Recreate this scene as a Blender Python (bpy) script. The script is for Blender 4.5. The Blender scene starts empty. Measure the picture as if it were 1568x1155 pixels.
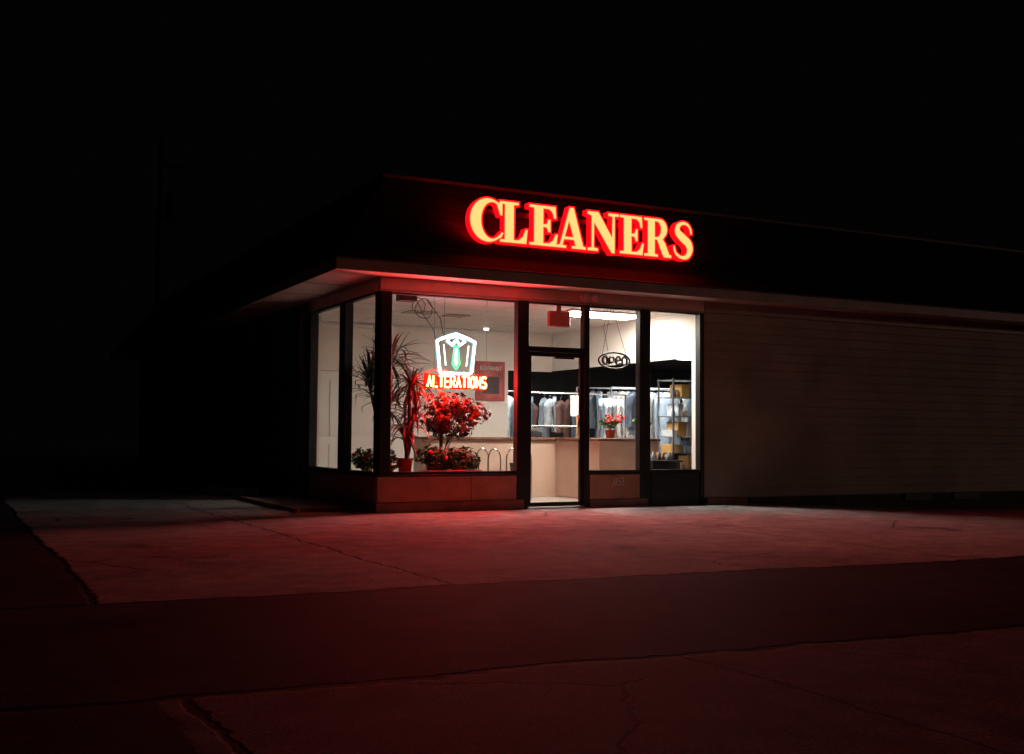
import bpy, bmesh, math, random
from mathutils import Vector, Matrix, noise
random.seed(7)
sc=bpy.context.scene
sc.view_settings.view_transform='Standard'; sc.view_settings.look='None'; sc.view_settings.exposure=0
COL=sc.collection
# ---------------------------------------------------------------- materials
def newmat(name):
    m=bpy.data.materials.new(name); m.use_nodes=True; nt=m.node_tree
    for n in list(nt.nodes): nt.nodes.remove(n)
    o=nt.nodes.new('ShaderNodeOutputMaterial'); return m,nt,o
def mat(name,col,rough=.6,var=.15,scale=6,bump=.0,metal=0.0,bscale=None,spec=.5):
    m,nt,o=newmat(name); N=nt.nodes; L=nt.links
    b=N.new('ShaderNodeBsdfPrincipled'); L.new(b.outputs[0],o.inputs[0])
    b.inputs['Roughness'].default_value=rough; b.inputs['Metallic'].default_value=metal
    b.inputs['Specular IOR Level'].default_value=spec
    tc=N.new('ShaderNodeTexCoord'); nz=N.new('ShaderNodeTexNoise'); nz.inputs['Scale'].default_value=scale; nz.inputs['Detail'].default_value=5
    L.new(tc.outputs['Object'],nz.inputs['Vector'])
    r=N.new('ShaderNodeMapRange'); r.inputs[1].default_value=.3; r.inputs[2].default_value=.7; r.inputs[3].default_value=1-var; r.inputs[4].default_value=1+var
    L.new(nz.outputs['Fac'],r.inputs[0])
    mx=N.new('ShaderNodeVectorMath'); mx.operation='SCALE'; mx.inputs[0].default_value=col[:3]; L.new(r.outputs[0],mx.inputs['Scale'])
    L.new(mx.outputs[0],b.inputs['Base Color'])
    if bump:
        n2=N.new('ShaderNodeTexNoise'); n2.inputs['Scale'].default_value=bscale or scale*8; n2.inputs['Detail'].default_value=4
        L.new(tc.outputs['Object'],n2.inputs['Vector']); bp=N.new('ShaderNodeBump'); bp.inputs['Strength'].default_value=bump; bp.inputs['Distance'].default_value=.02
        L.new(n2.outputs['Fac'],bp.inputs['Height']); L.new(bp.outputs[0],b.inputs['Normal'])
    return m
def emat(name,rgb,sample=True):
    m,nt,o=newmat(name); e=nt.nodes.new('ShaderNodeEmission'); s=max(rgb)
    e.inputs[0].default_value=(rgb[0]/s,rgb[1]/s,rgb[2]/s,1); e.inputs[1].default_value=s
    nt.links.new(e.outputs[0],o.inputs[0])
    if not sample: m.cycles.emission_sampling='NONE'
    return m
def glassmat(name):
    m,nt,o=newmat(name); N=nt.nodes; L=nt.links
    t=N.new('ShaderNodeBsdfTransparent'); t.inputs[0].default_value=(.96,.98,.97,1)
    g=N.new('ShaderNodeBsdfGlossy'); g.inputs['Roughness'].default_value=.02
    lw=N.new('ShaderNodeLayerWeight'); lw.inputs[0].default_value=.5
    p=N.new('ShaderNodeMath'); p.operation='POWER'; L.new(lw.outputs['Facing'],p.inputs[0]); p.inputs[1].default_value=5
    q=N.new('ShaderNodeMath'); q.operation='MULTIPLY_ADD'; L.new(p.outputs[0],q.inputs[0]); q.inputs[1].default_value=.9; q.inputs[2].default_value=.045
    x=N.new('ShaderNodeMixShader'); L.new(q.outputs[0],x.inputs[0]); L.new(t.outputs[0],x.inputs[1]); L.new(g.outputs[0],x.inputs[2]); L.new(x.outputs[0],o.inputs[0]); return m
M={}
M['black_alu']=mat('black_aluminium',(.012,.011,.011),.5,.2,3,spec=.3)
M['panel']=mat('painted_panel',(.50,.19,.12),.55,.2,4,.15)
M['plinth']=mat('plinth_concrete',(.28,.14,.11),.8,.3,5,.5)
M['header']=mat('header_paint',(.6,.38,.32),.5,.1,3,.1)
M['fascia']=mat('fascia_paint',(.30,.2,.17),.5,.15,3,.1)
M['soffit']=mat('soffit_paint',(.66,.47,.42),.6,.1,2,.1)
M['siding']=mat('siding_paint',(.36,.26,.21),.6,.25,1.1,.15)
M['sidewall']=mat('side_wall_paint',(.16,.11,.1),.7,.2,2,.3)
M['found']=mat('foundation',(.07,.06,.055),.9,.3,4,.5)
M['white']=mat('interior_wall_paint',(.78,.71,.64),.7,.04,1.5)
M['bulk']=mat('bulkhead_paint',(.8,.77,.72),.7,.04,1.5)
M['trimw']=mat('white_trim',(.8,.78,.74),.5,.03,2)
M['dark']=mat('storage_wall',(.035,.03,.03),.8,.3,2)
M['floor']=mat('vinyl_floor',(.40,.36,.32),.35,.1,3)
M['ctop']=mat('counter_wood',(.20,.09,.055),.4,.3,8)
M['cface']=mat('counter_laminate',(.62,.46,.36),.5,.08,3)
M['chrome']=mat('chrome',(.7,.7,.7),.2,.05,3,metal=1)
M['steel']=mat('steel_rail',(.5,.5,.5),.35,.1,3,metal=1)
M['cable']=mat('black_cable',(.015,.015,.015),.5)
M['redbox']=mat('red_plastic',(.45,.05,.05),.45)
M['terra']=mat('terracotta',(.45,.10,.06),.7,.2,8,.2)
M['trunk']=mat('bark',(.14,.08,.05),.85,.3,20,.5)
M['polew']=mat('creosote_pole',(.03,.022,.018),.9,.3,20,.5)
M['leaf']=mat('leaf_green',(.05,.13,.03),.45,.4,9)
M['leaf2']=mat('yucca_leaf',(.05,.07,.035),.4,.4,5)
M['leafr']=mat('cordyline_leaf',(.24,.07,.05),.45,.4,5)
M['leafc']=mat('croton_leaf',(.11,.04,.025),.45,.7,12)
M['petal']=mat('red_petal',(.65,.02,.03),.5,.2,9)
M['wood']=mat('light_wood',(.5,.3,.13),.5,.2,9)
M['paper']=mat('white_paper',(.8,.8,.78),.7,.03)
M['glass']=glassmat('window_glass')
M['roofcap']=mat('roof_cap_metal',(.045,.034,.032),.6,.4,3)
M['numb']=mat('number_paint',(.75,.7,.65),.5,.05)
M['monitor']=mat('monitor_plastic',(.03,.03,.035),.4)
def shingle():
    m,nt,o=newmat('mansard_shingles'); N=nt.nodes; L=nt.links
    b=N.new('ShaderNodeBsdfPrincipled'); b.inputs['Roughness'].default_value=.8; b.inputs['Specular IOR Level'].default_value=.1
    tc=N.new('ShaderNodeTexCoord'); sx=N.new('ShaderNodeSeparateXYZ'); L.new(tc.outputs['Object'],sx.inputs[0])
    ad=N.new('ShaderNodeMath'); ad.operation='ADD'; L.new(sx.outputs[0],ad.inputs[0]); L.new(sx.outputs[1],ad.inputs[1])
    cb=N.new('ShaderNodeCombineXYZ'); L.new(ad.outputs[0],cb.inputs[0]); L.new(sx.outputs[2],cb.inputs[1])
    br=N.new('ShaderNodeTexBrick'); L.new(cb.outputs[0],br.inputs['Vector']); br.inputs['Scale'].default_value=1
    br.inputs['Color1'].default_value=(.024,.018,.017,1); br.inputs['Color2'].default_value=(.015,.012,.012,1); br.inputs['Mortar'].default_value=(.008,.006,.006,1)
    br.inputs['Mortar Size'].default_value=.006; br.inputs['Brick Width'].default_value=.3; br.inputs['Row Height'].default_value=.13
    L.new(br.outputs['Color'],b.inputs['Base Color'])
    bp=N.new('ShaderNodeBump'); bp.inputs['Strength'].default_value=.5; bp.inputs['Distance'].default_value=.01; bp.invert=True; L.new(br.outputs['Fac'],bp.inputs['Height']); L.new(bp.outputs[0],b.inputs['Normal'])
    L.new(b.outputs[0],o.inputs[0]); return m
M['mansard']=shingle()
def ceilmat():
    m,nt,o=newmat('ceiling_tiles'); N=nt.nodes; L=nt.links
    b=N.new('ShaderNodeBsdfPrincipled'); b.inputs['Roughness'].default_value=.85
    tc=N.new('ShaderNodeTexCoord'); br=N.new('ShaderNodeTexBrick'); br.offset=0; L.new(tc.outputs['Object'],br.inputs['Vector'])
    br.inputs['Scale'].default_value=1; br.inputs['Color1'].default_value=(.72,.66,.62,1); br.inputs['Color2'].default_value=(.66,.60,.56,1); br.inputs['Mortar'].default_value=(.4,.38,.36,1)
    br.inputs['Mortar Size'].default_value=.012; br.inputs['Brick Width'].default_value=1.2; br.inputs['Row Height'].default_value=.6
    L.new(br.outputs['Color'],b.inputs['Base Color']); L.new(b.outputs[0],o.inputs[0]); return m
M['ceil']=ceilmat()
# ---------------------------------------------------------------- helpers
def empty(name,loc=(0,0,0)):
    e=bpy.data.objects.new(name,None); e.location=loc; e.empty_display_size=.2; COL.objects.link(e); return e
def link(ob,parent=None):
    COL.objects.link(ob)
    if parent is not None:
        ob.parent=parent; ob.matrix_parent_inverse=Matrix.Translation(parent.location).inverted()
    return ob
def mesh(name,verts,faces,material,parent=None,smooth=False):
    me=bpy.data.meshes.new(name); me.from_pydata([tuple(v) for v in verts],[],faces); me.update()
    me.materials.append(material)
    if smooth:
        for p in me.polygons: p.use_smooth=True
    return link(bpy.data.objects.new(name,me),parent)
def box(name,parent,x0,x1,y0,y1,z0,z1,material,bev=.004):
    bm=bmesh.new(); bmesh.ops.create_cube(bm,size=1)
    for v in bm.verts:
        v.co=Vector(((x0+x1)/2+v.co.x*(x1-x0),(y0+y1)/2+v.co.y*(y1-y0),(z0+z1)/2+v.co.z*(z1-z0)))
    if bev and min(x1-x0,y1-y0,z1-z0)>bev*3:
        bmesh.ops.bevel(bm,geom=bm.edges[:],offset=bev,segments=1,affect='EDGES')
    me=bpy.data.meshes.new(name); bm.to_mesh(me); bm.free(); me.materials.append(material)
    return link(bpy.data.objects.new(name,me),parent)
def tube(name,parent,pts,r,material,cyclic=False,res=2):
    c=bpy.data.curves.new(name,'CURVE'); c.dimensions='3D'; c.bevel_depth=r; c.bevel_resolution=res; c.use_fill_caps=True
    for P in (pts if isinstance(pts[0][0],(tuple,list,Vector)) else [pts]):
        s=c.splines.new('POLY'); s.points.add(len(P)-1)
        for i,p in enumerate(P): s.points[i].co=(*p,1)
        s.use_cyclic_u=cyclic
    c.materials.append(material)
    return link(bpy.data.objects.new(name,c),parent)
def lathe(name,parent,prof,cx,cy,material,n=20,smooth=True):
    V=[];F=[]
    for (r,z) in prof:
        for i in range(n):
            a=2*math.pi*i/n; V.append((cx+r*math.cos(a),cy+r*math.sin(a),z))
    for j in range(len(prof)-1):
        for i in range(n): F.append((j*n+i,j*n+(i+1)%n,(j+1)*n+(i+1)%n,(j+1)*n+i))
    F.append(tuple(range(n-1,-1,-1))); F.append(tuple((len(prof)-1)*n+i for i in range(n)))
    return mesh(name,V,F,material,parent,smooth)

# ---------------------------------------------------------------- world + weak warm fill light, added to keep the siding visible
w=bpy.data.worlds.new('World'); sc.world=w; w.use_nodes=True
bg=w.node_tree.nodes['Background']; bg.inputs[0].default_value=(.7,.72,1,1); bg.inputs[1].default_value=.0010
sl=bpy.data.lights.new('added_fill_light','SUN'); sl.energy=.08; sl.angle=math.radians(3); sl.color=(1,.62,.46)
so=bpy.data.objects.new('added_fill_light',sl); COL.objects.link(so)
so.rotation_euler=Vector((-.80,.56,-.12)).to_track_quat('-Z','Y').to_euler()

# ---------------------------------------------------------------- ground
def gz(x,y):
    t=max(0,min(1,(x-5)/4)); t=t*t*(3-2*t)
    return -.10*t
def axis(a,b,c,d,fine):
    s=[]; v=a
    while v<b: s.append(v); v+=max(4,(b-v)*.35)
    v=b
    while v<c: s.append(v); v+=fine
    v=c; st=4
    while v<d: s.append(v); v+=st; st*=1.5
    s.append(d); return s
xs=axis(-300,-20,30,300,1.0); ys=axis(-100,-20,30,400,1.0)
V=[(x,y,gz(x,y)) for y in ys for x in xs]; nx=len(xs)
F=[(j*nx+i,j*nx+i+1,(j+1)*nx+i+1,(j+1)*nx+i) for j in range(len(ys)-1) for i in range(nx-1)]
def groundmat():
    m,nt,o=newmat('pavement'); N=nt.nodes; L=nt.links
    def math_(op,a,b=None,c=None):
        n=N.new('ShaderNodeMath'); n.operation=op
        for i,v in enumerate((a,b,c)):
            if v is None: continue
            if isinstance(v,(int,float)): n.inputs[i].default_value=v
            else: L.new(v,n.inputs[i])
        return n.outputs[0]
    def noise_(scale,detail=5,vec=None,rough=.6):
        n=N.new('ShaderNodeTexNoise'); n.inputs['Scale'].default_value=scale; n.inputs['Detail'].default_value=detail; n.inputs['Roughness'].default_value=rough
        L.new(vec or geo,n.inputs['Vector']); return n
    g=N.new('ShaderNodeNewGeometry'); geo=g.outputs['Position']
    d1=noise_(.9,4); d2=noise_(7,4)
    sv=N.new('ShaderNodeVectorMath'); sv.operation='SUBTRACT'; L.new(d1.outputs['Color'],sv.inputs[0]); sv.inputs[1].default_value=(.5,.5,.5)
    s1=N.new('ShaderNodeVectorMath'); s1.operation='SCALE'; L.new(sv.outputs[0],s1.inputs[0]); s1.inputs['Scale'].default_value=.28
    sv2=N.new('ShaderNodeVectorMath'); sv2.operation='SUBTRACT'; L.new(d2.outputs['Color'],sv2.inputs[0]); sv2.inputs[1].default_value=(.5,.5,.5)
    s2=N.new('ShaderNodeVectorMath'); s2.operation='SCALE'; L.new(sv2.outputs[0],s2.inputs[0]); s2.inputs['Scale'].default_value=.10
    a1=N.new('ShaderNodeVectorMath'); L.new(geo,a1.inputs[0]); L.new(s1.outputs[0],a1.inputs[1])
    a2=N.new('ShaderNodeVectorMath'); L.new(a1.outputs[0],a2.inputs[0]); L.new(s2.outputs[0],a2.inputs[1])
    sp=N.new('ShaderNodeSeparateXYZ'); L.new(a2.outputs[0],sp.inputs[0]); X=sp.outputs[0]; Y0=sp.outputs[1]
    Y=math_('ADD',Y0,math_('MULTIPLY',math_('ADD',X,4),.055))
    def ss(v,e0,e1):
        n=N.new('ShaderNodeMapRange'); n.interpolation_type='SMOOTHSTEP'; L.new(v,n.inputs[0]); n.inputs[1].default_value=e0; n.inputs[2].default_value=e1; return n.outputs[0]
    up_=ss(Y,-6.38,-6.35); dn_=math_('SUBTRACT',1,ss(Y,-8.87,-8.84))
    apr=math_('MULTIPLY',up_,ss(X,-4.03,-4.0))
    fg=math_('MULTIPLY',dn_,ss(X,-4.18,-4.14))
    conc=math_('MAXIMUM',apr,math_('MULTIPLY',fg,.55))
    def line(v,at,wd):
        return math_('SUBTRACT',1,ss(math_('ABSOLUTE',math_('SUBTRACT',v,at)),wd*.35,wd))
    lines=None
    for v,at,wd in ((X,-1.9,.02),(Y,-2.45,.02),(X,2.6,.014),(X,7.1,.016),(X,11.6,.02),(Y,-13.2,.02)):
        q=line(v,at,wd); lines=q if lines is None else math_('MAXIMUM',lines,q)
    lines=math_('MULTIPLY',lines,math_('MULTIPLY',conc,.85))
    for v,at,wd in ((Y,-6.38,.04),(Y,-8.86,.045)):
        lines=math_('MAXIMUM',lines,line(v,at,wd))
    lines=math_('MAXIMUM',lines,math_('MULTIPLY',line(X,-4.05,.03),math_('MAXIMUM',up_,dn_)))
    vo=N.new('ShaderNodeTexVoronoi'); vo.feature='DISTANCE_TO_EDGE'; vo.inputs['Scale'].default_value=.33; L.new(a2.outputs[0],vo.inputs['Vector'])
    ck=math_('SUBTRACT',1,ss(vo.outputs['Distance'],.001,.004))
    ck=math_('MULTIPLY',math_('MULTIPLY',ck,ss(noise_(.35,2).outputs['Fac'],.48,.54)),conc)
    dark=math_('MAXIMUM',lines,math_('MULTIPLY',ck,.8))
    n_big=noise_(.5,6,rough=.65).outputs['Fac']; n_mid=noise_(4,6,rough=.7).outputs['Fac']; n_f=noise_(60,3).outputs['Fac']; n_ff=noise_(200,2).outputs['Fac']
    tone=math_('MULTIPLY',math_('ADD',.25,math_('MULTIPLY',n_big,1.5)),math_('ADD',.3,math_('MULTIPLY',n_mid,1.4)))
    tone=math_('MULTIPLY',tone,math_('ADD',-.2,math_('MULTIPLY',n_f,2.4)))
    st=ss(noise_(.8,3).outputs['Fac'],.60,.72); tone=math_('MULTIPLY',tone,math_('SUBTRACT',1,math_('MULTIPLY',st,.5)))
    tone=math_('MAXIMUM',tone,.05)
    cc=N.new('ShaderNodeMix'); cc.data_type='RGBA'; L.new(conc,cc.inputs[0]); cc.inputs[6].default_value=(.040,.044,.05,1); cc.inputs[7].default_value=(.27,.27,.275,1)
    sc_=N.new('ShaderNodeVectorMath'); sc_.operation='SCALE'; L.new(cc.outputs[2],sc_.inputs[0]); L.new(tone,sc_.inputs['Scale'])
    dk=N.new('ShaderNodeVectorMath'); dk.operation='SCALE'; L.new(sc_.outputs[0],dk.inputs[0]); L.new(math_('SUBTRACT',1,math_('MULTIPLY',dark,.85)),dk.inputs['Scale'])
    b=N.new('ShaderNodeBsdfPrincipled'); L.new(dk.outputs[0],b.inputs['Base Color'])
    L.new(math_('ADD',.68,math_('MULTIPLY',n_mid,.3)),b.inputs['Roughness']); b.inputs['Specular IOR Level'].default_value=.04
    h=math_('ADD',math_('MULTIPLY',n_f,.4),math_('ADD',math_('MULTIPLY',n_ff,.3),math_('MULTIPLY',dark,-1.2)))
    h=math_('ADD',h,math_('MULTIPLY',conc,.5)); h=math_('ADD',h,math_('MULTIPLY',n_mid,.4))
    bp=N.new('ShaderNodeBump'); bp.inputs['Strength'].default_value=.8; bp.inputs['Distance'].default_value=.011; L.new(h,bp.inputs['Height']); L.new(bp.outputs[0],b.inputs['Normal'])
    L.new(b.outputs[0],o.inputs[0]); return m
M['ground']=groundmat()
mesh('ground',V,F,M['ground'])
M['curbc']=mat('curb_concrete',(.24,.21,.2),.8,.3,6,.6)
wk=empty('sidewalk')
box('slab',wk,-.86,-.05,.42,3.2,-.05,.05,M['found'],.01)
box('slab_edge',wk,-.93,-.862,.38,3.25,-.05,.055,M['plinth'],.012)
box('slab_rear',wk,-.86,-.06,4.3,17,-.05,.055,M['found'],.01)
cb=empty('parking_curb')
V=[];F=[]
pr=[(-.10,0),(-.08,.11),(-.05,.13),(.05,.13),(.08,.11),(.10,0)]
p0=Vector((-1.08,4.85,0));p1=Vector((-.5,4.05,0)); dr=(p1-p0).normalized(); nr=Vector((-dr.y,dr.x,0))
for P in (p0,p1):
    for a,z in pr: V.append(P+nr*a+Vector((0,0,z)))
n=len(pr); F=[(i,i+1,n+i+1,n+i) for i in range(n-1)]+[tuple(range(n)),tuple(range(2*n-1,n-1,-1))]
mesh('block',V,F,M['curbc'],cb)

# ---------------------------------------------------------------- building
B=empty('cleaners_store_building')
XR=24.0; YB=18.4
box('plinth_front',B,-.045,2.03,-.05,.12,-.02,.13,M['plinth'],.01)
box('panel_front_a',B,-.02,1.27,-.022,.1,.13,.445,M['panel'],.004)
box('panel_front_b',B,1.275,2.03,-.022,.1,.13,.445,M['panel'],.004)
box('panel_cap',B,-.03,2.03,-.035,.1,.447,.47,M['black_alu'],.003)
box('plinth_mid',B,3.05,4.0,-.045,.12,-.02,.11,M['plinth'],.01)
box('panel_mid',B,3.06,3.96,-.022,.1,.112,.445,M['panel'],.004)
box('panel_mid_cap',B,3.05,3.97,-.032,.1,.447,.47,M['black_alu'],.003)
box('panel_black',B,4.07,4.9,-.02,.1,-.02,.47,M['black_alu'],.004)
box('plinth_side',B,-.045,.1,.125,3.02,-.02,.13,M['plinth'],.01)
box('panel_side',B,-.02,.1,.105,3.0,.132,.445,M['panel'],.004)
box('panel_side_cap',B,-.03,.1,.105,3.0,.448,.47,M['black_alu'],.003)
def post(x0,x1,z0=.472,z1=2.775,nm='post'): box(nm,B,x0,x1,-.03,.09,z0,z1,M['black_alu'],.006)
post(0,.15,nm='corner_post'); post(1.93,2.10,.0,nm='door_post'); post(2.96,3.045,.0,nm='door_post_right'); post(3.87,4.05,.0); post(4.91,4.985,.0,nm='end_post')
def pane(nm,a,b,z0,z1,yy=.022,side=False):
    if side: V=[(yy,a,z0),(yy,b,z0),(yy,b,z1),(yy,a,z1)]
    else: V=[(a,yy,z0),(b,yy,z0),(b,yy,z1),(a,yy,z1)]
    mesh(nm,V,[(0,1,2,3)],M['glass'],B)
for (a,b,z) in ((.15,1.93,.472),(3.045,3.87,.472),(4.05,4.91,.472)):
    box('sash_bottom',B,a,b,-.015,.07,z,z+.035,M['black_alu'],.004)
    box('sash_top',B,a,b,-.015,.07,2.745,2.775,M['black_alu'],.004)
    pane('glass',a,b,z+.035,2.745)
def sp(y0,y1,z0=.472): box('side_post',B,-.03,.09,y0,y1,z0,2.775,M['black_alu'],.004)
sp(.095,.11); sp(1.27,1.50); sp(2.83,3.0,.0)
for (a,b) in ((.11,1.27),(1.50,2.83)):
    box('side_sash_bottom',B,-.015,.07,a,b,.472,.5,M['black_alu'],.004)
    box('side_sash_top',B,-.015,.07,a,b,2.745,2.775,M['black_alu'],.004)
    pane('side_glass',a,b,.5,2.745,side=True)
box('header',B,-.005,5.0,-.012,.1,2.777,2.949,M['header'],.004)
box('header_drip',B,-.02,5.0,-.03,-.013,2.765,2.80,M['fascia'],.004)
box('header_side',B,-.012,.1,.102,3.0,2.777,2.949,M['header'],.004)
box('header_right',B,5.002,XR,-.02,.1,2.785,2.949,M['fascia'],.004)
D=B
box('door_transom_bar',D,2.10,2.96,-.02,.08,2.10,2.17,M['black_alu'],.004)
box('transom_top',D,2.10,2.96,-.015,.07,2.745,2.775,M['black_alu'],.004)
pane('transom_glass',2.10,2.96,2.17,2.745)
box('door_stile',D,2.105,2.15,-.01,.04,.03,2.095,M['black_alu'],.004)
box('door_stile_r',D,2.905,2.955,-.01,.04,.03,2.095,M['black_alu'],.004)
box('door_rail_top',D,2.15,2.905,-.01,.04,2.04,2.095,M['black_alu'],.004)
box('door_rail_bottom',D,2.15,2.905,-.01,.04,.03,.085,M['black_alu'],.004)
pane('door_glass',2.15,2.905,.085,2.04,.014)
box('door_threshold',D,2.10,2.96,-.06,.12,-.01,.022,M['steel'],.003)
tube('door_push_bar',D,[(2.16,.075,1.1),(2.9,.075,1.1)],.012,M['chrome'])
tube('door_pull',D,[(2.86,-.01,.95),(2.86,-.06,.95),(2.86,-.06,1.25),(2.86,-.01,1.25)],.01,M['chrome'])
box('door_closer',D,2.55,2.85,.045,.09,2.02,2.07,M['black_alu'],.006)
V=[];F=[];z=.10;hb=.134;k=0
while z<2.78:
    z2=min(z+hb,2.784)
    V+= [(4.99,-.036,z),(XR,-.036,z),(XR,-.010,z2),(4.99,-.010,z2),(4.99,-.008,z),(XR,-.008,z)]
    F+=[(k,k+1,k+2,k+3),(k+4,k+5,k+1,k)]; k+=6; z=z2
mesh('siding',V,F,M['siding'],B)
box('wall_right',B,4.99,XR,-.005,.12,-.3,2.78,M['siding'],0)
box('foundation_right',B,5.72,XR,-.06,-.038,-.3,.09,M['found'],.005)
box('foundation_step',B,4.99,5.715,-.1,-.038,-.3,.095,M['plinth'],.008)
for vx in (8.9,10.0): 
    box('foundation_vent',B,vx,vx+.6,-.09,-.062,-.02,.1,M['black_alu'],.004)
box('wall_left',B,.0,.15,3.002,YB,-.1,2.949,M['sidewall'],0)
for yy in (3.3,6.2,9.1,12.0,15.0,18.0): box('side_pilaster',B,-.05,-.002,yy,yy+.22,0,2.9,M['sidewall'],.006)
box('side_door',B,-.03,-.003,7.4,8.35,.06,2.1,M['found'],.006); box('side_door_frame',B,-.045,-.031,7.32,7.40,.06,2.18,M['fascia'],.004); box('side_door_frame_b',B,-.045,-.031,8.35,8.43,.06,2.18,M['fascia'],.004); box('side_door_frame_top',B,-.045,-.031,7.40,8.35,2.10,2.18,M['fascia'],.004)
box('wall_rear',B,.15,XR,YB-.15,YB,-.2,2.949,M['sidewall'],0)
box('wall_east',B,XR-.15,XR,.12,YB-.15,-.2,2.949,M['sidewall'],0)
ex,ey=-.72,-.45; zs0=2.951
mesh('soffit',[(ex,ey,zs0),(XR+.5,ey,zs0),(XR+.5,.0,zs0),(.0,.0,zs0),(.0,YB,zs0),(ex,YB,zs0),(.3,.3,zs0),(XR+.5,.3,zs0),(.3,YB,zs0)],[(0,3,2,1),(0,5,4,3),(3,6,7,2),(4,8,6,3)],M['soffit'],B)
for yy in [1.0+i*1.2 for i in range(14)]: box('soffit_batten',B,ex+.02,-.04,yy,yy+.02,2.944,2.9505,M['fascia'],.001)
box('fascia_front',B,ex-.02,XR+.5,ey-.02,ey-.001,2.935,3.07,M['fascia'],.004)
box('fascia_side',B,ex-.02,ex-.001,ey,YB+.3,2.935,3.07,M['fascia'],.004)
box('drip_edge_front',B,ex-.035,XR+.5,ey-.035,ey-.0,3.072,3.09,M['roofcap'],.003)
box('drip_edge_side',B,ex-.035,ex-.0,ey+.002,YB+.3,3.072,3.09,M['roofcap'],.003)
zt=4.36; ix,iy=.23,.5
mesh('mansard',[(ex-.01,ey-.01,3.088),(XR+.5,ey-.01,3.088),(XR-.5,iy,zt),(ix,iy,zt),(ex-.01,YB+.3,3.088),(ix,YB-.65,zt),(XR-.5,YB-.65,zt),(XR+.5,YB+.3,3.088)],[(0,1,2,3),(0,3,5,4),(3,2,6,5),(4,5,6,7),(1,7,6,2)],M['mansard'],B)
box('roof_cap_front',B,ix-.05,XR-.5,iy-.04,iy+.08,zt-.02,zt+.025,M['roofcap'],.006)
box('roof_cap_side',B,ix-.05,ix+.07,iy+.082,YB-.65,zt-.02,zt+.025,M['roofcap'],.006)
G={'A':[[(0,0),(.5,1),(1,0)],[(.2,.38),(.8,.38)]],'L':[[(0,1),(0,0),(1,0)]],'T':[[(0,1),(1,1)],[(.5,1),(.5,0)]],
'E':[[(1,0),(0,0),(0,1),(1,1)],[(0,.5),(.8,.5)]],'F':[[(0,0),(0,1),(1,1)],[(0,.5),(.8,.5)]],'C':[[(1,.8),(.7,1),(.3,1),(0,.75),(0,.25),(.3,0),(.7,0),(1,.2)]],
'D':[[(0,0),(0,1),(.6,1),(1,.75),(1,.25),(.6,0),(0,0)]],'Y':[[(0,1),(.5,.5),(1,1)],[(.5,.5),(.5,0)]],'X':[[(0,0),(1,1)],[(0,1),(1,0)]],
'R':[[(0,0),(0,1),(.75,1),(1,.87),(1,.65),(.75,.5),(0,.5)],[(.5,.5),(1,0)]],
'I':[[(.5,0),(.5,1)]],'N':[[(0,0),(0,1),(1,0),(1,1)]],'O':[[(.5+.5*math.cos(a*math.pi/8),.5+.5*math.sin(a*math.pi/8)) for a in range(17)]],
'P':[[(0,0),(0,1),(.75,1),(1,.87),(1,.63),(.75,.5),(0,.5)]],
'p':[[(0,0),(0,.7),(.2,.95),(.5,1),(.85,.9),(1,.65),(.85,.35),(.5,.25),(.1,.35)]],'e':[[(.05,.5),(.9,.55),(1,.75),(.7,1),(.3,1),(0,.7),(0,.3),(.3,0),(.7,0),(1,.2)]],'n':[[(0,0),(0,.7),(.2,.95),(.5,1),(.85,.95),(1,.7),(1,0)]],
'S':[[(1,.85),(.75,1),(.25,1),(0,.85),(0,.65),(.25,.52),(.75,.48),(1,.35),(1,.15),(.75,0),(.25,0),(0,.15)]],
'3':[[(0,.9),(.3,1),(.8,1),(1,.8),(.8,.55),(.4,.52),(.8,.5),(1,.25),(.8,0),(.3,0),(0,.1)]],'0':[[(.5+.5*math.cos(a*math.pi/6),.5+.5*math.sin(a*math.pi/6)) for a in range(13)]],
'5':[[(1,1),(.1,1),(0,.55),(.7,.6),(1,.35),(.8,0),(.2,0),(0,.12)]]}
def strokes(txt,x,y,z,h,wd,gap,r,material,parent,name,res=1):
    P=[];cx=x
    for ch in txt:
        if ch==' ': cx+=wd; continue
        ww=wd*(.25 if ch=='I' else 1)
        for s in G[ch]: P.append([(cx+u*ww if ch!='I' else cx+ww/2,y,z+v*h) for u,v in s])
        cx+=ww+gap
    return tube(name,parent,P,r,material,res=res)
strokes('3053',3.40,-.028,.30,.10,.035,.022,.006,M['numb'],B,'house_number')
box('emergency_light_base',B,2.93,3.07,-.04,-.013,2.84,2.90,M['header'],.01)
for dx in (-.09,.09):
    c=Vector((3.0+dx,-.085,2.87)); 
    o=lathe('emergency_light_head',B,[(.02,-.05),(.04,-.03),(.055,.03),(.05,.035)],0,0,M['header'],14); o.matrix_parent_inverse=Matrix(); o.matrix_local=Matrix.Translation(c)@Matrix.Rotation(math.radians(105),4,'X')

box('floor',B,.1,10,.12,8,-.05,.012,M['floor'],0)
box('ceiling',B,.1,10,.12,8,2.82,2.86,M['ceil'],0)
box('back_wall',B,.16,4.1,4.5,4.6,.012,2.82,M['white'],0)
box('back_wall_header',B,4.1,4.998,4.5,4.6,2.13,2.82,M['white'],0)
box('bulkhead',B,5.0,5.1,.125,4.6,2.15,2.82,M['bulk'],0)
box('left_wall_inside',B,.16,.2,3.05,4.498,.012,2.82,M['white'],0)
box('storage_wall_back',B,2.0,10,7.9,7.99,.012,2.82,M['dark'],0)
box('storage_wall_right',B,9.9,9.99,.13,7.9,.012,2.82,M['dark'],0)
box('storage_wall_left',B,2.0,2.1,4.61,7.9,.012,2.82,M['dark'],0)
box('storage_front',B,5.12,9.9,.121,.16,.012,2.82,M['dark'],0)
box('storage_dropped_ceiling',B,5.35,9.9,.5,7.9,2.45,2.5,M['dark'],0)
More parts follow.
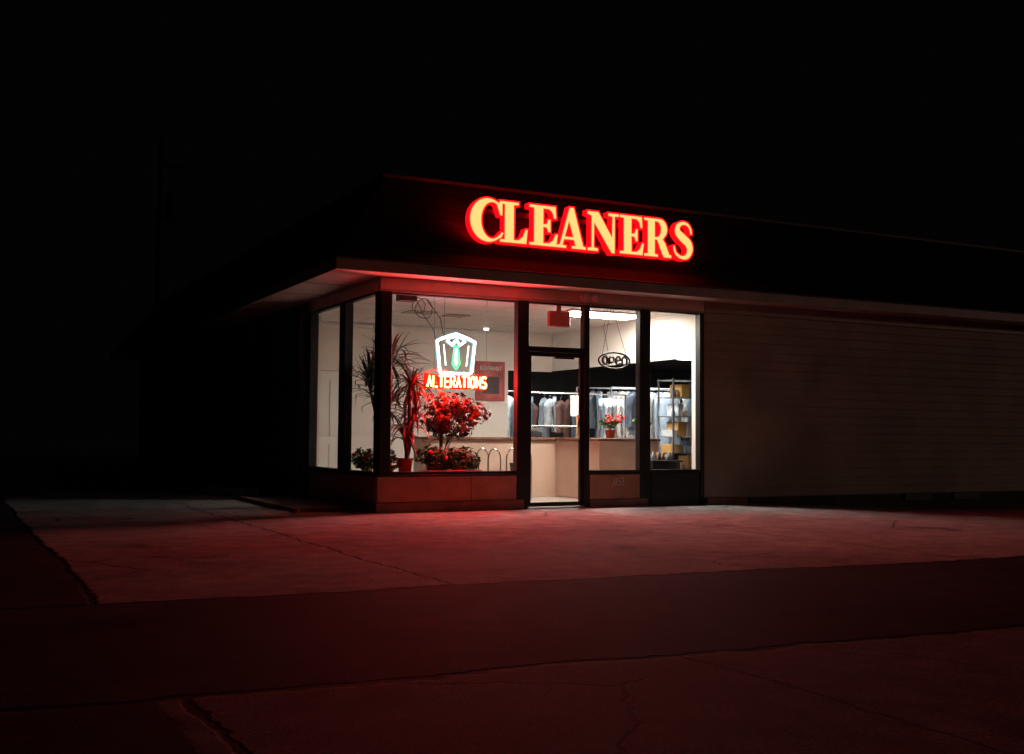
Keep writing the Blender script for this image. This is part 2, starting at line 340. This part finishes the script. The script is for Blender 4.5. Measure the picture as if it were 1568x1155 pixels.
box('inside_jamb',B,5.0,5.11,.121,.30,.012,2.149,M['trimw'],.004)
box('crown_line',B,.2,4.1,4.47,4.499,2.74,2.80,M['trimw'],.003)
box('inner_door',B,.35,1.2,4.46,4.498,.02,2.0,M['trimw'],.006)
for (z0,z1) in ((.2,.8),(.95,1.85)):
    for (x0,x1) in ((.42,.74),(.81,1.13)): box('door_panel',B,x0,x1,4.445,4.459,z0,z1,M['trimw'],.008)
box('inner_door_head',B,.22,1.32,4.45,4.499,2.01,2.08,M['white'],.004)
box('window_ledge',B,.1,1.92,.101,.62,.40,.468,M['trimw'],.004)
box('window_ledge_side',B,.1,.6,.625,2.8,.40,.468,M['trimw'],.004)
box('ledge_front_wall',B,.1,1.92,.58,.61,.012,.398,M['white'],.0)
for (x0,x1,y0,y1) in ((2.0,2.35,2.35,2.7),(1.3,1.75,2.2,2.6)): box('ceiling_vent',B,x0,x1,y0,y1,2.806,2.818,M['fascia'],.003)

# ---------------------------------------------------------------- light fixtures
M['tube_light']=emat('fluorescent_lens',(78,70,61))
M['tube_light2']=emat('unseen_storage_lens',(36,38,38))
lf=empty('unseen_ceiling_light')
box('housing',lf,3.30,4.60,.86,1.46,2.795,2.818,M['trimw'],.004)
box('lens',lf,3.34,4.56,.90,1.42,2.780,2.793,M['tube_light'],0)
def fix(x,y,z,mt,nm='unseen_ceiling_light'):
    e=empty(nm); box('housing',e,x-.6,x+.6,y-.17,y+.17,z-.03,z-.002,M['trimw'],.004); box('lens',e,x-.57,x+.57,y-.14,y+.14,z-.045,z-.032,mt,0)
fix(6.4,2.2,2.45,M['tube_light2']); fix(7.2,3.7,2.45,M['tube_light2']); fix(4.7,4.85,2.80,M['tube_light2'])  # unseen storage lights; the one behind the header is added to brighten the rear rack
dl=empty('downlight'); lathe('trim',dl,[(.07,2.80),(.07,2.818)],3.42,4.0,M['trimw']); lathe('bulb',dl,[(.02,2.765),(.04,2.775),(.045,2.798)],3.42,4.0,emat('bulb',(8,8,8),False))

# ---------------------------------------------------------------- counter
C=empty('service_counter')
box('peninsula',C,3.9,4.98,1.1,2.4,.012,.90,M['cface'],.004)
box('peninsula_top',C,3.86,4.985,1.06,2.36,.902,.945,M['ctop'],.008)
box('back_run',C,1.7,4.98,2.402,3.0,.012,.90,M['cface'],.004)
box('back_run_top',C,1.66,4.985,2.362,3.04,.902,.945,M['ctop'],.008)
box('kick',C,3.89,4.98,1.09,1.098,.014,.08,M['found'],0)
mon=empty('computer_monitor'); box('screen',mon,1.75,2.05,2.6,2.63,1.02,1.22,M['monitor'],.008); box('stand',mon,1.87,1.93,2.62,2.66,.96,1.02,M['monitor'],.004); box('base',mon,1.8,2.0,2.56,2.72,.946,.96,M['monitor'],.004)
reg=empty('cash_register'); box('drawer',reg,3.35,3.7,2.5,2.85,.947,1.04,M['monitor'],.01); box('keys',reg,3.4,3.65,2.52,2.7,1.042,1.09,M['steel'],.01); box('display',reg,3.45,3.62,2.74,2.78,1.05,1.2,M['monitor'],.008)
rod=empty('garment_rod'); tube('pole_a',rod,[(4.05,1.9,.946),(4.05,1.9,1.72)],.016,M['wood']); tube('pole_b',rod,[(4.22,2.3,.946),(4.22,2.3,1.62)],.014,M['wood']); tube('crossbar',rod,[(3.0,1.9,1.63),(4.9,1.9,1.63)],.011,M['chrome'])
tube('crossbar_end',rod,[(4.88,1.9,.946),(4.88,1.9,1.63)],.011,M['chrome'])
tag=empty('price_list'); box('sheet',tag,3.86,4.02,1.88,1.885,1.28,1.6,M['paper'],0)
for i,cx in enumerate((2.25,2.75)):
    ch=empty('waiting_chair')
    arch=lambda x0,w,y:[(x0,y,.03)]+[(x0+w/2-w/2*math.cos(math.pi*t/8),y,.62+.16*math.sin(math.pi*t/8)) for t in range(9)]+[(x0+w,y,.03)]
    tube('frame',ch,[arch(cx-.12,.2,1.25),arch(cx-.12,.2,1.65)],.012,M['chrome'])
    box('seat',ch,cx-.14,cx+.1,1.27,1.63,.40,.44,M['monitor'],.015)
bin_=empty('waste_bin'); lathe('bin',bin_,[(.13,.015),(.17,.55),(.175,.56),(.16,.56)],3.0,1.9,M['monitor'])
po=empty('wall_poster'); 
box('frame',po,3.46,4.02,4.46,4.498,1.58,2.27,M['redbox'],.006); box('print',po,3.50,3.98,4.452,4.459,1.62,2.23,mat('poster_print',(.35,.07,.06),.5,.5,5),0)
box('block',po,3.58,3.9,4.447,4.451,1.7,2.0,mat('poster_dark',(.07,.03,.04),.5,.3,9),0)
strokes('ECO',3.53,4.447,2.12,.06,.035,.012,.005,M['paper'],po,'lettering'); strokes('FRIENDLY',3.68,4.447,2.12,.06,.026,.010,.004,M['paper'],po,'lettering_small')
ex_=empty('exit_sign'); box('body',ex_,2.66,3.0,.42,.50,2.50,2.72,M['redbox'],.012); box('bracket',ex_,2.80,2.86,.44,.48,2.72,2.818,M['redbox'],.004); strokes('EXIT',2.71,.414,2.56,.1,.05,.02,.005,M['terra'],ex_,'letters')

# ---------------------------------------------------------------- neon
M['neon_w']=emat('neon_white',(30,38,42)); M['neon_wh']=emat('neon_halo_glow',(.45,1.05,1.2),False); M['neon_g']=emat('neon_green',(.25,3.2,.9),False)
M['neon_w2']=emat('neon_white_inner',(3,4,4),False)
M['neon_r']=emat('neon_amber',(620,6.0,1.5)); M['neon_rh']=emat('neon_red_halo_glow',(3.0,.10,.04),False)
ns=empty('neon_shirt_sign')
y0=.26
def P(u,v): return (1.165+u*.62,y0,2.02+v*.62)
def S(*pts): return [P(*p) for p in pts]
shirt=S((-.30,.36),(-.44,.30),(-.37,-.34),(-.33,-.38),(.33,-.38),(.37,-.34),(.44,.30),(.30,.36),(.14,.42))
shirt2=S((-.30,.36),(-.14,.42))
coll1=S((-.14,.42),(-.2,.30),(-.09,.22),(0,.34),(.09,.22),(.2,.30),(.14,.42),(0,.46),(-.14,.42))
coll2=S((-.12,.38),(0,.42),(.12,.38))
sleeve=S((-.29,.22),(-.24,-.22)); sleeve2=S((.29,.22),(.24,-.22))
WH=[shirt,shirt2,coll1,coll2]
tube('shirt_tubes',ns,WH,.013,M['neon_w'],res=1)
tube('shirt_halo_glow',ns,[[(p[0],p[1]+.03,p[2]) for p in s] for s in WH],.026,M['neon_wh'],res=0)  # wide glowing ribbons behind the tubes imitate the neon's soft halo
tube('sleeve_tubes',ns,[sleeve,sleeve2],.008,M['neon_w2'],res=1)
tie=[S((-.05,.26),(.05,.26),(.04,.19),(-.04,.19),(-.05,.26)),S((-.04,.17),(-.085,-.18),(0,-.30),(.085,-.18),(.04,.17))]
tube('tie_tubes',ns,tie,.010,M['neon_g'],res=1)
tiew=[S((-.01,.15),(-.03,-.16),(.0,-.22),(.03,-.16),(.01,.15))]
tube('tie_inner',ns,tiew,.008,M['neon_w2'],res=1)
tube('hang_wires',ns,[[(1.0,y0+.02,2.27),(1.0,y0+.02,2.82)],[(1.62,y0+.02,1.8),(1.62,y0+.02,2.82)],[(.86,y0+.02,1.8),(.86,y0+.02,2.82)]],.0025,M['cable'],res=0)
na=empty('neon_alterations_sign')
strokes('ALTERATIONS',.755,.25,1.60,.145,.058,.025,.0125,M['neon_r'],na,'letter_tubes')
strokes('ALTERATIONS',.755,.275,1.60,.145,.058,.025,.023,M['neon_rh'],na,'letter_halo_glow',0)  # wider red glowing strokes stand in for the red blur around the letters
box('support',na,.73,1.62,.30,.31,1.58,1.775,mat('sign_backboard',(.12,.02,.015),.6),0)
tr=empty('neon_transformer'); box('case',tr,.36,.60,.25,.40,2.70,2.79,M['cable'],.008); box('bracket',tr,.44,.5,.3,.35,2.79,2.818,M['steel'],0)
def loop(cx,cz,r,y,n=20,turns=1): return [(cx+r*math.cos(2*math.pi*turns*i/n),y+.03*math.sin(i*.7),cz+r*1.1*math.sin(2*math.pi*turns*i/n)) for i in range(n+1)]
tube('cables',tr,[loop(.72,2.62,.12,.3),loop(.66,2.66,.09,.33),[(.6,.3,2.75),(.7,.3,2.55),(.85,.29,2.35),(.92,.28,2.05),(.88,.28,1.82)],[(.75,.3,2.74),(.95,.3,2.5),(.99,.29,2.3)]],.005,M['cable'],res=1)
op=empty('open_sign'); oy=.22
ov=[(3.60+.26*math.cos(a*math.pi/16),oy,2.04+.115*math.sin(a*math.pi/16)) for a in range(33)]
tube('oval_ring',op,ov,.013,M['cable'])
strokes('Open',3.40,oy-.015,1.985,.11,.078,.030,.018,M['cable'],op,'letters')
strokes('Open',3.40,oy-.036,1.985,.11,.078,.030,.005,M['steel'],op,'unlit_tubes')
tube('wires',op,[[(3.40,oy,2.12),(3.55,oy,2.82)],[(3.80,oy,2.12),(3.56,oy,2.82)],[(3.5,oy,2.15),(3.42,oy,2.5),(3.5,oy,2.8)]],.004,M['cable'],res=0)

# ---------------------------------------------------------------- clothes
cols=[(.75,.78,.8),(.5,.58,.68),(.12,.14,.2),(.04,.04,.05),(.6,.6,.58),(.3,.33,.38),(.65,.7,.75),(.25,.12,.1),(.08,.08,.09),(.7,.66,.6),(.2,.28,.35)]
GM=[mat('garment_%d'%i,c,.5,.25,10,.4,bscale=14) for i,c in enumerate(cols)]
for g in GM: g.node_tree.nodes['Principled BSDF'].inputs['Coat Weight'].default_value=.35
def garment(parent,x,y,z,ang,mt,ln=.85,wd=.44):
    rows=9; V=[];F=[]; cw=9
    for side in (0,1):
        for j in range(rows):
            t=j/(rows-1)
            for i in range(cw):
                u=(i/(cw-1)*2-1); au=abs(u)
                wloc=wd/2+ (.03 if t<.3 else .01)+.02*math.sin(t*5+x*9)
                shoulder=.03-.13*au**1.2
                zz=shoulder*(1-t)+(-ln)*t
                th=(.034*(1-au**2)+.004)*(1 if side==0 else -1)
                th+= .03*math.sin(u*8+t*3+x*31)*t
                V.append((u*wloc,th,zz))
    for side in (0,1):
        o=side*rows*cw
        for j in range(rows-1):
            for i in range(cw-1):
                a=o+j*cw+i; f=(a,a+1,a+cw+1,a+cw); F.append(f if side else f[::-1])
    for j in range(rows-1):
        for i in (0,cw-1):
            a=j*cw+i;b=rows*cw+a; F.append((a,a+cw,b+cw,b))
    for i in range(cw-1): 
        a=i;b=rows*cw+i; F.append((a,a+1,b+1,b))
    ca,sa=math.cos(ang),math.sin(ang)
    V=[(x+p[0]*ca-p[1]*sa,y+p[0]*sa+p[1]*ca,z-.09+p[2]) for p in V]
    mesh('garment',V,F,mt,parent,True)
    return [(x,y,z-.06),(x,y,z-.01),(x+.02,y,z+.015)]
def rack(x0,x1,y,z,step,name,tilt=70,dark=False):
    e=empty(name); hs=[]
    tube('rail',e,[(x0-.1,y,z),(x1+.1,y,z)],.014,M['steel'])
    tube('legs',e,[[(x0-.1,y,.01),(x0-.1,y,z)],[(x1+.1,y,.01),(x1+.1,y,z)]],.016,M['steel'])
    x=x0
    while x<x1:
        mt=random.choice([GM[2],GM[3],GM[10],GM[5],GM[7],GM[0],GM[1],GM[9],GM[6]] if dark else GM)
        hs.append(garment(e,x,y+random.uniform(-.06,.06),z-random.uniform(0,.12) if dark else z,math.radians(tilt+random.uniform(-35,25)),mt,random.uniform(.5,1.15),random.uniform(.36,.54)))
        x+=step*random.uniform(.5,1.9)
    tube('hooks',e,hs,.003,M['steel'],res=0)
rack(5.35,7.0,2.9,1.80,.10,'clothes_rack',40)
rack(5.5,9.3,4.3,1.85,.12,'clothes_rack',55)
rack(3.6,6.2,5.4,1.80,.12,'clothes_rack',40,True)
rack(6.4,9.2,1.7,1.75,.12,'clothes_rack',50)
fo=empty('finished_garments'); hs=[]
for i,(gx,mi_,ln_) in enumerate(((4.42,10,.60),(4.50,1,.62),(4.58,6,.58),(4.66,5,.60),(4.73,4,.57),(4.80,1,.55))):
    hs.append(garment(fo,gx,1.9,1.63,math.radians(58+7*((i*5)%3)),GM[mi_],ln_,.40))
tube('hooks',fo,hs,.003,M['steel'],res=0)
sh=empty('storage_shelf')
SX0,SX1,SY0,SY1=5.42,6.12,1.35,1.75
for (x,y) in ((SX0,SY0),(SX1,SY0),(SX0,SY1),(SX1,SY1)): box('upright',sh,x-.012,x+.012,y-.012,y+.012,.012,1.9,M['steel'],0)
for z in (.45,.72,.98,1.3,1.6,1.88): box('shelf',sh,SX0-.02,SX1+.02,SY0-.013,SY1+.02,z-.012,z,M['steel'],.002)
bc=[(.75,.75,.72),(.55,.62,.7),(.1,.15,.3),(.5,.3,.1),(.35,.35,.36),(.1,.1,.12),(.6,.42,.15),(.2,.32,.45)]
BM=[mat('box_%d'%i,c,.5,.1,5) for i,c in enumerate(bc)]
for z in (.45,.72,.98,1.3,1.6):
    x=SX0+.02
    while x<SX1-.05:
        wv=random.uniform(.05,.17); hv=random.uniform(.09,.24)
        if random.random()<.5: box('carton',sh,x,min(x+wv,SX1-.01),SY0+random.uniform(.02,.1),SY1-.05,z+.001,z+hv,random.choice(BM),.004)
        else: lathe('bottle',sh,[(.03,z+.001),(.032,z+hv*.7),(.012,z+hv*.8),(.012,z+hv)],x+.035,SY0+.08,random.choice(BM),10)
        x+=wv+.012
dk=empty('reception_desk'); box('top',dk,4.3,4.85,.30,.62,.60,.63,M['monitor'],.004); box('body',dk,4.33,4.82,.33,.6,.012,.6,M['monitor'],.004)
for i in range(6): lathe('bottle',dk,[(.025,.631),(.027,.70),(.01,.73),(.01,.75)],4.36+i*.085,.45+.03*(i%2),BM[i],10)
for i in range(5): box('tray',dk,4.4+i*.08,4.46+i*.08,.52,.58,.631,.68+.03*(i%3),BM[(i*3)%8],.003)

# ---------------------------------------------------------------- plants
def strap_leaf(V,F,o,dirv,ln,wd,droop,seg=7):
    d=Vector(dirv).normalized(); side=d.cross(Vector((0,0,1)))
    if side.length<.05: side=Vector((1,0,0))
    side.normalize(); p=Vector(o); b=len(V); st=ln/seg
    for i in range(seg+1):
        t=i/seg; ww=wd*(.45+1.1*t if t<.3 else (1-((t-.3)/.7)**1.6)*.78+.02)
        up=side.cross(d).normalized()
        V.append(p-side*ww+up*ww*.35); V.append(p.copy()); V.append(p+side*ww+up*ww*.35)
        d=(d+Vector((0,0,-droop/seg*(0.4+1.6*t)))).normalized(); p=p+d*st
    for i in range(seg):
        a=b+i*3; F.append((a,a+1,a+4,a+3)); F.append((a+1,a+2,a+5,a+4))
def palm(name,base,crowns,n,ln,wd,lm,droop=1.0,pot=True,potr=.13):
    e=empty(name)
    for (cx,cy,cz,k) in crowns:
        V=[];F=[]
        for i in range(int(n*k)):
            a=i*2.399963+random.uniform(-.2,.2); el=random.uniform(-.35,1.4)
            d=(math.cos(a)*math.cos(el),math.sin(a)*math.cos(el),math.sin(el))
            l=ln*random.uniform(.7,1.15)*k
            o=(cx+d[0]*.02,cy+d[1]*.02,cz+random.uniform(-.18,.05))
            strap_leaf(V,F,o,d,l,wd*random.uniform(.8,1.2),droop*random.uniform(.4,1.5))
        V=[Vector((max(v[0],.045),max(v[1],.045),min(v[2],2.8))) for v in V]
        mesh('leaves',V,F,lm,e,True)
        pts=[]
        for t in range(6):
            s=t/5; pts.append((base[0]+(cx-base[0])*s+.02*math.sin(s*5),base[1]+(cy-base[1])*s,base[2]+.1+(cz-base[2]-.1)*s))
        tube('trunk',e,pts,.022,M['trunk'],res=2)
    if pot: lathe('pot',e,[(potr*.75,base[2]),(potr,base[2]+.17),(potr*1.08,base[2]+.17),(potr*1.08,base[2]+.2),(potr*.95,base[2]+.2),(potr*.9,base[2]+.17)],base[0],base[1],M['terra'])
    return e
def leafball(V,F,cx,cy,cz,rx,ry,rz,n,sz):
    for i in range(n):
        while True:
            q=Vector((random.uniform(-1,1),random.uniform(-1,1),random.uniform(-1,1)))
            if .25<q.length<1: break
        k=noise.noise(q*1.8+Vector((cx*3,cy,cz)))
        if k<-.18: continue
        q*=1+.35*k
        p=Vector((cx+q.x*rx,cy+q.y*ry,cz+q.z*rz)); s=sz*random.uniform(.6,1.3)
        nrm=(q+Vector((random.uniform(-.8,.8),random.uniform(-.8,.8),random.uniform(-.3,1)))).normalized()
        t=nrm.orthogonal().normalized(); t=Matrix.Rotation(random.uniform(0,6.28),3,nrm)@t; u=nrm.cross(t)
        b=len(V)
        V+= [p-t*s,p-t*s*.3+u*s*.45,p+t*s*.45+u*s*.35,p+t*s-nrm*s*.25,p+t*s*.45-u*s*.35,p-t*s*.3-u*s*.45,p+nrm*s*.12]
        for j in range(6): F.append((b+6,b+j,b+(j+1)%6))
def bush(name,base,blobs,lm,sz,trunk=None,flowers=None,potr=.12,poth=.16):
    e=empty(name); V=[];F=[]
    for bl in blobs: leafball(V,F,*bl[:6],bl[6],sz)
    V=[Vector((max(v[0],.04),max(v[1],.04),max(v[2],base[2]+.005))) for v in V]
    mesh('leaves',V,F,lm,e,False)
    br=[]
    for bl in blobs:
        for k in range(4): br.append([(base[0],base[1],base[2]+poth*.8),(base[0]*.6+bl[0]*.4,base[1]*.6+bl[1]*.4,base[2]+(bl[2]-base[2])*.6),(bl[0]+random.uniform(-.6,.6)*bl[3],bl[1]+random.uniform(-.5,.5)*bl[4],bl[2]+random.uniform(-.3,.6)*bl[5])])
    tube('branches',e,br,.007,M['trunk'],res=1)
    if trunk: tube('trunk',e,[(base[0],base[1],base[2]+.1),(base[0]+.02,base[1],base[2]+trunk*.5),(base[0],base[1],base[2]+trunk)],.018,M['trunk'])
    if flowers:
        V=[];F=[]
        for (fx,fy,fz) in flowers: leafball(V,F,fx,fy,fz,.035,.035,.03,26,.025)
        mesh('flowers',V,F,M['petal'],e)
    lathe('pot',e,[(potr*.75,base[2]),(potr,base[2]+poth*.85),(potr*1.08,base[2]+poth*.85),(potr*1.08,base[2]+poth),(potr*.9,base[2]+poth*.95)],base[0],base[1],M['terra'])
    return e
zl=.47
palm('yucca_plant',(.36,.80,zl),[(.34,.52,2.0,1.1),(.42,.85,1.45,.95),(.25,1.0,1.7,.95)],58,.56,.026,M['leaf2'],.9)
palm('cordyline_plant',(.50,.36,zl),[(.60,.40,1.66,1.05),(.52,.42,1.05,.95),(.66,.42,1.32,.8)],46,.46,.026,M['leafr'],1.5,potr=.1)
bush('croton_plant',(1.02,.42,zl),[(1.15,.45,1.38,.38,.22,.16,460),(1.0,.42,1.18,.24,.2,.17,280),(1.48,.45,1.26,.28,.2,.17,340),(1.22,.42,1.06,.28,.16,.13,200)],M['leafc'],.044,trunk=.75)
bush('geranium_plant',(1.22,.25,zl),[(1.24,.27,.66,.26,.13,.17,560),(1.38,.3,.60,.16,.12,.12,220)],M['leaf'],.04,potr=.09,poth=.1)
bush('geranium_plant',(.85,.25,zl),[(.88,.27,.66,.28,.14,.17,560)],M['leaf'],.04,flowers=[(.78,.17,.74),(.98,.16,.68)],potr=.09,poth=.1)
bush('geranium_plant',(.25,.35,zl),[(.24,.4,.64,.18,.28,.15,360)],M['leaf'],.04,flowers=[(.12,.3,.72),(.1,.6,.7)],potr=.09,poth=.1)
bush('geranium_plant',(.25,1.1,zl),[(.25,1.1,.64,.18,.38,.15,420)],M['leaf'],.04,flowers=[(.12,.9,.66),(.1,1.2,.7)],potr=.09,poth=.1)
pl=empty('planter_box'); box('trough',pl,.62,1.5,.12,.16,zl,zl+.05,M['terra'],.006)
bush('poinsettia_plant',(4.22,1.3,.946),[(4.22,1.3,1.18,.15,.14,.11,110)],M['leaf'],.045,flowers=[(4.12+.07*i,1.22+.04*(i%2),1.28-.03*(i%3)) for i in range(5)]+[(4.12+.07*i,1.2,1.20) for i in range(4)],potr=.08,poth=.13)
bush('counter_plant',(4.80,1.3,.946),[(4.8,1.3,1.2,.14,.13,.13,260)],M['leaf'],.035,potr=.07,poth=.11)

# ---------------------------------------------------------------- CLEANERS sign
def arc(cx,cy,rx,ry,a0,a1,n): return [(cx+rx*math.cos(math.radians(a0+(a1-a0)*i/n)),cy+ry*math.sin(math.radians(a0+(a1-a0)*i/n))) for i in range(n+1)]
gC=[(.83,.62),(.83,1.0),(.75,1.0),(.71,.945)]+arc(.46,.5,.46,.53,62,305,26)+[(.80,.10),(.87,.24),(.79,.27),(.74,.20)]+arc(.56,.5,.25,.405,-50,-292,20)[1:]+[(.74,.62)]
gL=[(0,0),(.78,0),(.82,.38),(.72,.38),(.64,.20),(.53,.115),(.43,.11),(.43,.89),(.56,.90),(.56,1),(0,1),(0,.90),(.13,.89),(.13,.11),(0,.10)]
gE=[(0,0),(.79,0),(.84,.34),(.74,.34),(.66,.18),(.56,.115),(.43,.11),(.43,.45),(.49,.44),(.53,.34),(.63,.34),(.63,.68),(.53,.68),(.49,.57),(.43,.56),(.43,.89),(.56,.89),(.64,.83),(.69,.68),(.79,.68),(.77,1),(0,1),(0,.90),(.13,.89),(.13,.11),(0,.10)]
gA=[(0,0),(.37,0),(.37,.10),(.26,.11),(.295,.21),(.575,.21),(.61,.11),(.50,.10),(.50,0),(1.0,0),(1.0,.10),(.915,.11),(.60,1.03),(.43,1.03),(.12,.12),(0,.10)]
gAh=[(.335,.32),(.435,.64),(.54,.32)]
gN=[(0,0),(.36,0),(.36,.10),(.235,.12),(.235,.68),(.74,-.02),(.87,-.02),(.87,.89),(1.0,.90),(1.0,1),(.63,1),(.63,.90),(.755,.88),(.755,.42),(.36,1),(0,1),(0,.90),(.12,.86),(.12,.12),(0,.10)]
gR=[(0,0),(.54,0),(.54,.10),(.43,.11),(.43,.43),(.47,.43),(.64,.10),(.72,0),(1.02,0),(1.02,.10),(.94,.12),(.80,.38),(.72,.47)]+arc(.58,.73,.29,.27,-50,88,9)+[(0,1),(0,.90),(.13,.89),(.13,.11),(0,.10)]
gRh=[(.43,.54)]+[(.43,.89)]+list(reversed(arc(.47,.715,.13,.175,-88,88,8)))
def spine(Pp,Wd,n=5):
    out=[]
    for i in range(len(Pp)-1):
        p0=Vector(Pp[max(i-1,0)]);p1=Vector(Pp[i]);p2=Vector(Pp[i+1]);p3=Vector(Pp[min(i+2,len(Pp)-1)])
        for k in range(n):
            t=k/n; q=.5*((2*p1)+(p2-p0)*t+(2*p0-5*p1+4*p2-p3)*t*t+(-p0+3*p1-3*p2+p3)*t**3); out.append((q,Wd[i]+(Wd[i+1]-Wd[i])*t))
    out.append((Vector(Pp[-1]),Wd[-1])); return out
sp_=spine([(.625,.66),(.60,.80),(.50,.915),(.34,.935),(.20,.85),(.19,.70),(.34,.57),(.52,.44),(.58,.28),(.50,.11),(.33,.06),(.17,.12),(.09,.22),(.065,.36)],[.045,.05,.055,.06,.085,.115,.13,.13,.115,.085,.06,.055,.05,.045])
Lf=[];Rt=[]
for i,(q,wv) in enumerate(sp_):
    a=sp_[max(i-1,0)][0];b=sp_[min(i+1,len(sp_)-1)][0]; d=(b-a).normalized(); nn=Vector((-d.y,d.x)); Lf.append(tuple(q+nn*wv)); Rt.append(tuple(q-nn*wv))
gS=Lf+Rt[::-1]
letters=[(gC,None,1.07,.51,.87),(gL,None,1.50,.43,.82),(gE,None,1.93,.455,.84),(gA,gAh,2.335,.48,1.0),(gN,None,2.82,.525,1.0),(gE,None,3.335,.42,.84),(gR,gRh,3.735,.48,1.02),(gS,None,4.215,.37,.70)]
def area(P): return sum(P[i][0]*P[(i+1)%len(P)][1]-P[(i+1)%len(P)][0]*P[i][1] for i in range(len(P)))/2
def inset(P,d):
    n=len(P); out=[]
    for i in range(n):
        a=Vector(P[i-1]);b=Vector(P[i]);c=Vector(P[(i+1)%n])
        e1=(b-a); e2=(c-b)
        if e1.length<1e-6 or e2.length<1e-6: out.append(tuple(b)); continue
        e1.normalize();e2.normalize(); n1=Vector((-e1.y,e1.x)); n2=Vector((-e2.y,e2.x))
        m=n1+n2
        if m.length<.2: out.append(tuple(b+n1*d)); continue
        m.normalize(); k=min(1/max(m.dot(n1),.3),1.8); out.append(tuple(b+m*d*k))
    return out
def lcurve(name,parent,outl,hole,ins,y,material,extr=0):
    c=bpy.data.curves.new(name,'CURVE'); c.dimensions='2D'; c.fill_mode='BOTH' if extr else 'FRONT'; c.extrude=extr
    for P_,sgn in ((outl,1),(hole,-1)):
        if P_ is None: continue
        if area(P_)*sgn<0: P_=P_[::-1]
        if ins: P_=inset(P_,ins)
        s=c.splines.new('POLY'); s.points.add(len(P_)-1); s.use_cyclic_u=True
        for i,p in enumerate(P_): s.points[i].co=(p[0],p[1],0,1)
    c.materials.append(material); o=bpy.data.objects.new(name,c); COL.objects.link(o); o.parent=parent
    o.matrix_local=Matrix.Translation((0,y,0))@Matrix.Rotation(math.pi/2,4,'X'); return o
M['s_rim']=emat('letter_face_red',(2.2,.008,.016),False); M['s_mid']=emat('letter_face_orange',(6,.14,.05),False); M['s_core']=emat('letter_face_core',(46,.74,.22))
M['s_ret']=emat('letter_return_glow',(1.3,.004,.008),False); M['s_back']=emat('letter_back_glow',(18,.02,.05))  # returns and backs made to glow, to throw a red halo on the mansard
SG=empty('cleaners_letter_sign')
for (g,h,x0,wd,gw) in letters:
    s=.557; kx=wd/gw; T=lambda P_:[(x0+p[0]*kx,3.465+p[1]*s) for p in P_] if P_ else None
    o_,h_=T(g),T(h)
    lcurve('letter_return',SG,o_,h_,-.006,-.25,M['s_ret'],.05)
    lcurve('letter_face',SG,o_,h_,-.010,-.304,M['s_rim'])
    lcurve('letter_face_mid',SG,o_,h_,.007,-.307,M['s_mid'])
    lcurve('letter_face_core',SG,o_,h_,.015,-.310,M['s_core'])
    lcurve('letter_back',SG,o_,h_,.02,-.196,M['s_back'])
box('raceway',SG,1.2,4.45,-.165,-.11,3.50,3.58,M['roofcap'],.006)
box('raceway_top',SG,1.2,4.45,-.165,-.11,3.86,3.92,M['roofcap'],.006)
for x in (1.4,2.5,3.4,4.3): box('bracket',SG,x,x+.04,-.11,.22,3.87,3.91,M['roofcap'],0)

up=empty('utility_pole'); ux,uy=2.6,31.3
lathe('pole',up,[(.17,0),(.12,12.4)],ux,uy,M['polew'],12); box('crossarm',up,ux-.8,ux+.8,uy-.2,uy-.1,11.3,11.42,M['polew'],.01); lathe('transformer',up,[(.25,9.2),(.28,9.3),(.28,10.2),(.2,10.3)],ux+.45,uy,M['polew'])

# ---------------------------------------------------------------- camera
cd=bpy.data.cameras.new('camera'); cam=bpy.data.objects.new('camera',cd); COL.objects.link(cam); sc.camera=cam
yaw,pit,rol=.4759,.0522,.0077
Fv=Vector((math.sin(yaw)*math.cos(pit),math.cos(yaw)*math.cos(pit),math.sin(pit))); R0=Vector((math.cos(yaw),-math.sin(yaw),0)); U0=R0.cross(Fv)
R=R0*math.cos(rol)+U0*math.sin(rol); U=-R0*math.sin(rol)+U0*math.cos(rol)
cam.matrix_world=Matrix(((R.x,U.x,-Fv.x,-4.9027),(R.y,U.y,-Fv.y,-13.1232),(R.z,U.z,-Fv.z,.9755),(0,0,0,1)))
cd.sensor_width=36; cd.lens=1709.2/1568*36; cd.clip_start=.05; cd.clip_end=2000
